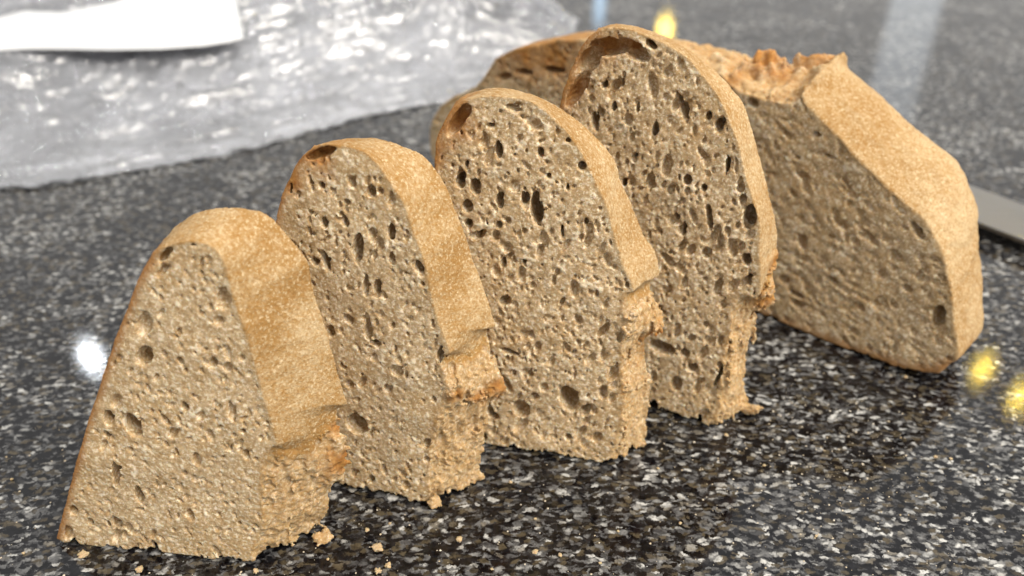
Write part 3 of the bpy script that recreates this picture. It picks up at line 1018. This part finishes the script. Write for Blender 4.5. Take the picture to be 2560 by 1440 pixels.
def paper():
    z = 0.0255
    near = [(-260, 165), (-120, 142), (0, 126), (70, 122), (160, 122), (270, 124), (400, 122), (500, 115), (570, 105), (608, 95)]
    far = [(-230, 100), (-110, 70), (0, 42), (60, 26), (150, 30), (290, 2), (400, -40), (480, -60), (550, -70), (578, -80)]
    nu, nv = 90, 24
    t = np.linspace(0, len(near) - 1, nu)
    A = np.array([ground(x, y, z) for x, y in near])
    B = np.array([ground(x, y, z + 0.004) for x, y in far])
    def curve(C):
        i = np.clip(t.astype(int), 0, len(C) - 2)
        f_ = (t - i)[:, None]
        f_ = f_ * f_ * (3 - 2 * f_)
        return C[i] * (1 - f_) + C[i + 1] * f_
    a, b = curve(A), curve(B)
    s_ = np.linspace(0, 1, nv)[None, :, None]
    P = a[:, None] * (1 - s_) + b[:, None] * s_
    u = np.linspace(0, 1, nu)[:, None]
    P[:, :, 2] += 0.004 * np.sin(u * 7 + 0.5) * np.sin(s_[:, :, 0] * 3.1) 
    P = P.reshape(-1, 3)
    i = np.arange(nu * nv).reshape(nu, nv)
    q = np.stack([i[:-1, :-1], i[1:, :-1], i[1:, 1:], i[:-1, 1:]], 2).reshape(-1, 4)
    o = quad_mesh('paper_sheet', P, q, paper_material(), None)
    m = o.modifiers.new('thickness', 'SOLIDIFY')
    m.thickness = 0.0003
    tag(o, 'curled blank white paper sheet lying on top of the clear plastic bag', 'paper')


paper()


# ------------------------------------------------------------------ knife
def knife():
    k = NT('brushed_steel')
    co = k.coord()
    mp = k.n('ShaderNodeMapping', ins={'Vector': co, 'Scale': (12, 1400, 1400)})
    g = k.noise(mp.outputs[0], 1.0, 3, 0.6)
    k.b.inputs['Metallic'].default_value = 1.0
    k.link(k.ramp(g, [(0.3, (0.34, 0.325, 0.295)), (0.7, (0.42, 0.40, 0.37))]), k.b.inputs['Base Color'])
    k.link(k.ramp(g, [(0.3, 0.3), (0.7, 0.42)]), k.b.inputs['Roughness'])
    h_ = NT('black_handle')
    h_.b.inputs['Base Color'].default_value = (0.02, 0.02, 0.022, 1)
    h_.b.inputs['Roughness'].default_value = 0.45
    h_.link(h_.bump(h_.noise(h_.coord(), 700, 2, 0.5), 0.2, 0.0002), h_.b.inputs['Normal'])
    z = 0.0055
    s0, s1 = ground(2440, 558, z), ground(2560, 605, z)
    e0 = ground(2430, 464, z)
    d = (s1 - s0); d[2] = 0
    d /= np.linalg.norm(d)
    perp = np.array([-d[1], d[0], 0])
    wdt = float((e0 - s0) @ perp)
    root = empty('knife', tuple(s0 * np.array([1, 1, 0])))
    tag(root, 'steel kitchen knife lying flat on the counter behind the loaf', 'knife')
    # x along the blade towards the handle, y from spine to edge
    prof = [(-0.115, 0.0), (-0.11, 0.004), (-0.10, 0.0)]
    xs = np.linspace(-0.12, 0.085, 42)
    V, Fq = [], []
    for x in xs:
        tip = min(1.0, max(0.0, (x + 0.12) / 0.05)) ** 0.6
        y0 = wdt * (1 - 1) 
        y1 = wdt * max(0.03, tip)
        for (yy, zz) in ((0.0, 0.0008), (0.0, -0.0008), (y1 * 0.75, -0.0006), (y1, 0.0), (y1 * 0.75, 0.0006)):
            V.append(np.array([0, 0, z + zz]) + d * x + perp * yy)
    for i in range(len(xs) - 1):
        for j in range(5):
            a, b = i * 5 + j, i * 5 + (j + 1) % 5
            Fq.append((a, b, b + 5, a + 5))
    Fq.append((0, 1, 2, 3, 4))
    n_ = (len(xs) - 1) * 5
    Fq.append((n_ + 4, n_ + 3, n_ + 2, n_ + 1, n_))
    bl = mesh_obj('blade', V, Fq, k.m, root, smooth=False)
    # handle: rounded bar beyond the heel
    V, Fq = [], []
    xs = np.linspace(0.086, 0.195, 24)
    for q, x in enumerate(xs):
        tt = q / 23
        hw = 0.0105 + 0.0022 * math.sin(tt * 6.0) + 0.002 * tt
        hz = 0.0052 + 0.0006 * math.sin(tt * 5)
        if q in (0, 23):
            hw, hz = hw * 0.7, hz * 0.7
        for j in range(14):
            an = 2 * math.pi * j / 14
            V.append(np.array([0, 0, z + 0.0008 + hz * math.sin(an)]) + d * x + perp * (wdt * 0.45 + hw * math.cos(an)))
    for i in range(23):
        for j in range(14):
            a, b = i * 14 + j, i * 14 + (j + 1) % 14
            Fq.append((a, b, b + 14, a + 14))
    Fq.append(tuple(range(13, -1, -1)))
    Fq.append(tuple(range(23 * 14, 24 * 14)))
    mesh_obj('handle', V, Fq, h_.m, root)


knife()


# ------------------------------------------------------------------ crumbs
def crumb_mesh(name, seed, squash=0.6):
    import bmesh
    r = np.random.default_rng(seed)
    bm = bmesh.new()
    bmesh.ops.create_icosphere(bm, subdivisions=3, radius=1.0)
    ax = r.normal(size=(9, 3))
    ph = r.random(9) * 6.28
    for v_ in bm.verts:
        c = np.array(v_.co)
        w = sum(math.sin(3.4 * (c @ ax[i]) + ph[i]) for i in range(9)) / 9
        w2 = sum(math.sin(6.5 * (c @ ax[i]) + 2 * ph[i]) for i in range(9)) / 9
        v_.co = v_.co * (1 + 0.75 * w + 0.6 * w2)
        v_.co.z *= squash
    zmin = min(v_.co.z for v_ in bm.verts)
    for v_ in bm.verts:
        v_.co.z -= zmin
    me = bpy.data.meshes.new(name)
    bm.to_mesh(me)
    bm.free()
    me.materials.append(M['crumb'])
    me.shade_smooth()
    return me


CRUMBS = [crumb_mesh('bread_crumb', 500 + i) for i in range(8)]
spots = [(210, 1392, 17, 'pale crumb beside the foot of the smallest slice'),
         (350, 1428, 15, 'round crumb just in front of the smallest slice'),
         (945, 1376, 20, 'spiky pale crumb lying alone in front of the second slice'),
         (1148, 1352, 12, None), (1338, 1382, 12, None), (918, 1328, 9, None), (975, 1311, 6, None), (970, 1418, 13, None), (945, 1432, 13, None),
         (1276, 1208, 7, None), (1338, 1299, 5, None), (1545, 1330, 5, None), (1400, 1390, 9, None), (1645, 1173, 5, None), (640, 1432, 12, None),
         (2338, 1144, 7, None), (2376, 1149, 6, None), (2040, 1342, 6, None), (2263, 945, 7, None), (1815, 1090, 7, None), (1910, 1165, 6, None),
         (1700, 1310, 6, None), (1500, 1410, 6, None), (60, 1385, 6, None), (30, 1200, 5, None), (820, 1400, 6, None), (1230, 1425, 6, None)]
for i, (x, y, rpx, lab) in enumerate(spots):
    p_ = ground(x, y)
    s_ = rpx * 0.6 * np.linalg.norm(ground(x + 1, y) - p_)
    o = link(bpy.data.objects.new('bread_crumb', CRUMBS[i % 8]))
    o.location = (p_[0], p_[1], 0.0001)
    o.scale = (s_, s_, s_)
    o.rotation_euler = (0, 0, i * 2.1)
    tag(o, lab or 'tiny bread crumb fallen on the open granite counter', 'crumb', 'crumbs fallen on the counter')
# a crumb caught on the side of the second slice


def dust():
    r = np.random.default_rng(31)
    V, Fq = [], []
    for i in range(900):
        if i < 450:
            x, y = r.normal(2000, 190), r.normal(1120, 120)  # dense cluster: gloss specks of the stone, put in as pale grains
        else:
            x, y = r.uniform(0, 2560), r.uniform(1000, 1440)
        p_ = ground(x, y)
        s_ = (0.00011 + 0.00026 * r.random() ** 3)
        n_ = len(V)
        a = r.random() * 6.28
        for q in range(4):
            V.append((p_[0] + s_ * math.cos(a + q * 1.57) * (0.7 + 0.6 * r.random()), p_[1] + s_ * math.sin(a + q * 1.57) * (0.7 + 0.6 * r.random()), 0.00004))
        V.append((p_[0], p_[1], 0.00004 + s_ * 0.9))
        for q in range(4):
            Fq.append((n_ + q, n_ + (q + 1) % 4, n_ + 4))
    k = NT('pale_dust_gloss_specks')
    k.b.inputs['Base Color'].default_value = (0.66, 0.55, 0.40, 1)
    k.link(k.ramp(k.noise(k.coord(), 300, 2), [(0.3, (0.5, 0.38, 0.22)), (0.7, (0.75, 0.68, 0.56))]), k.b.inputs['Base Color'])
    o = mesh_obj('dust_gloss_specks', V, Fq, k.m, None, smooth=False)
    tag(o, 'fine pale crumb dust and painted gloss specks over the granite', 'crumb dust', kind='stuff')


dust()
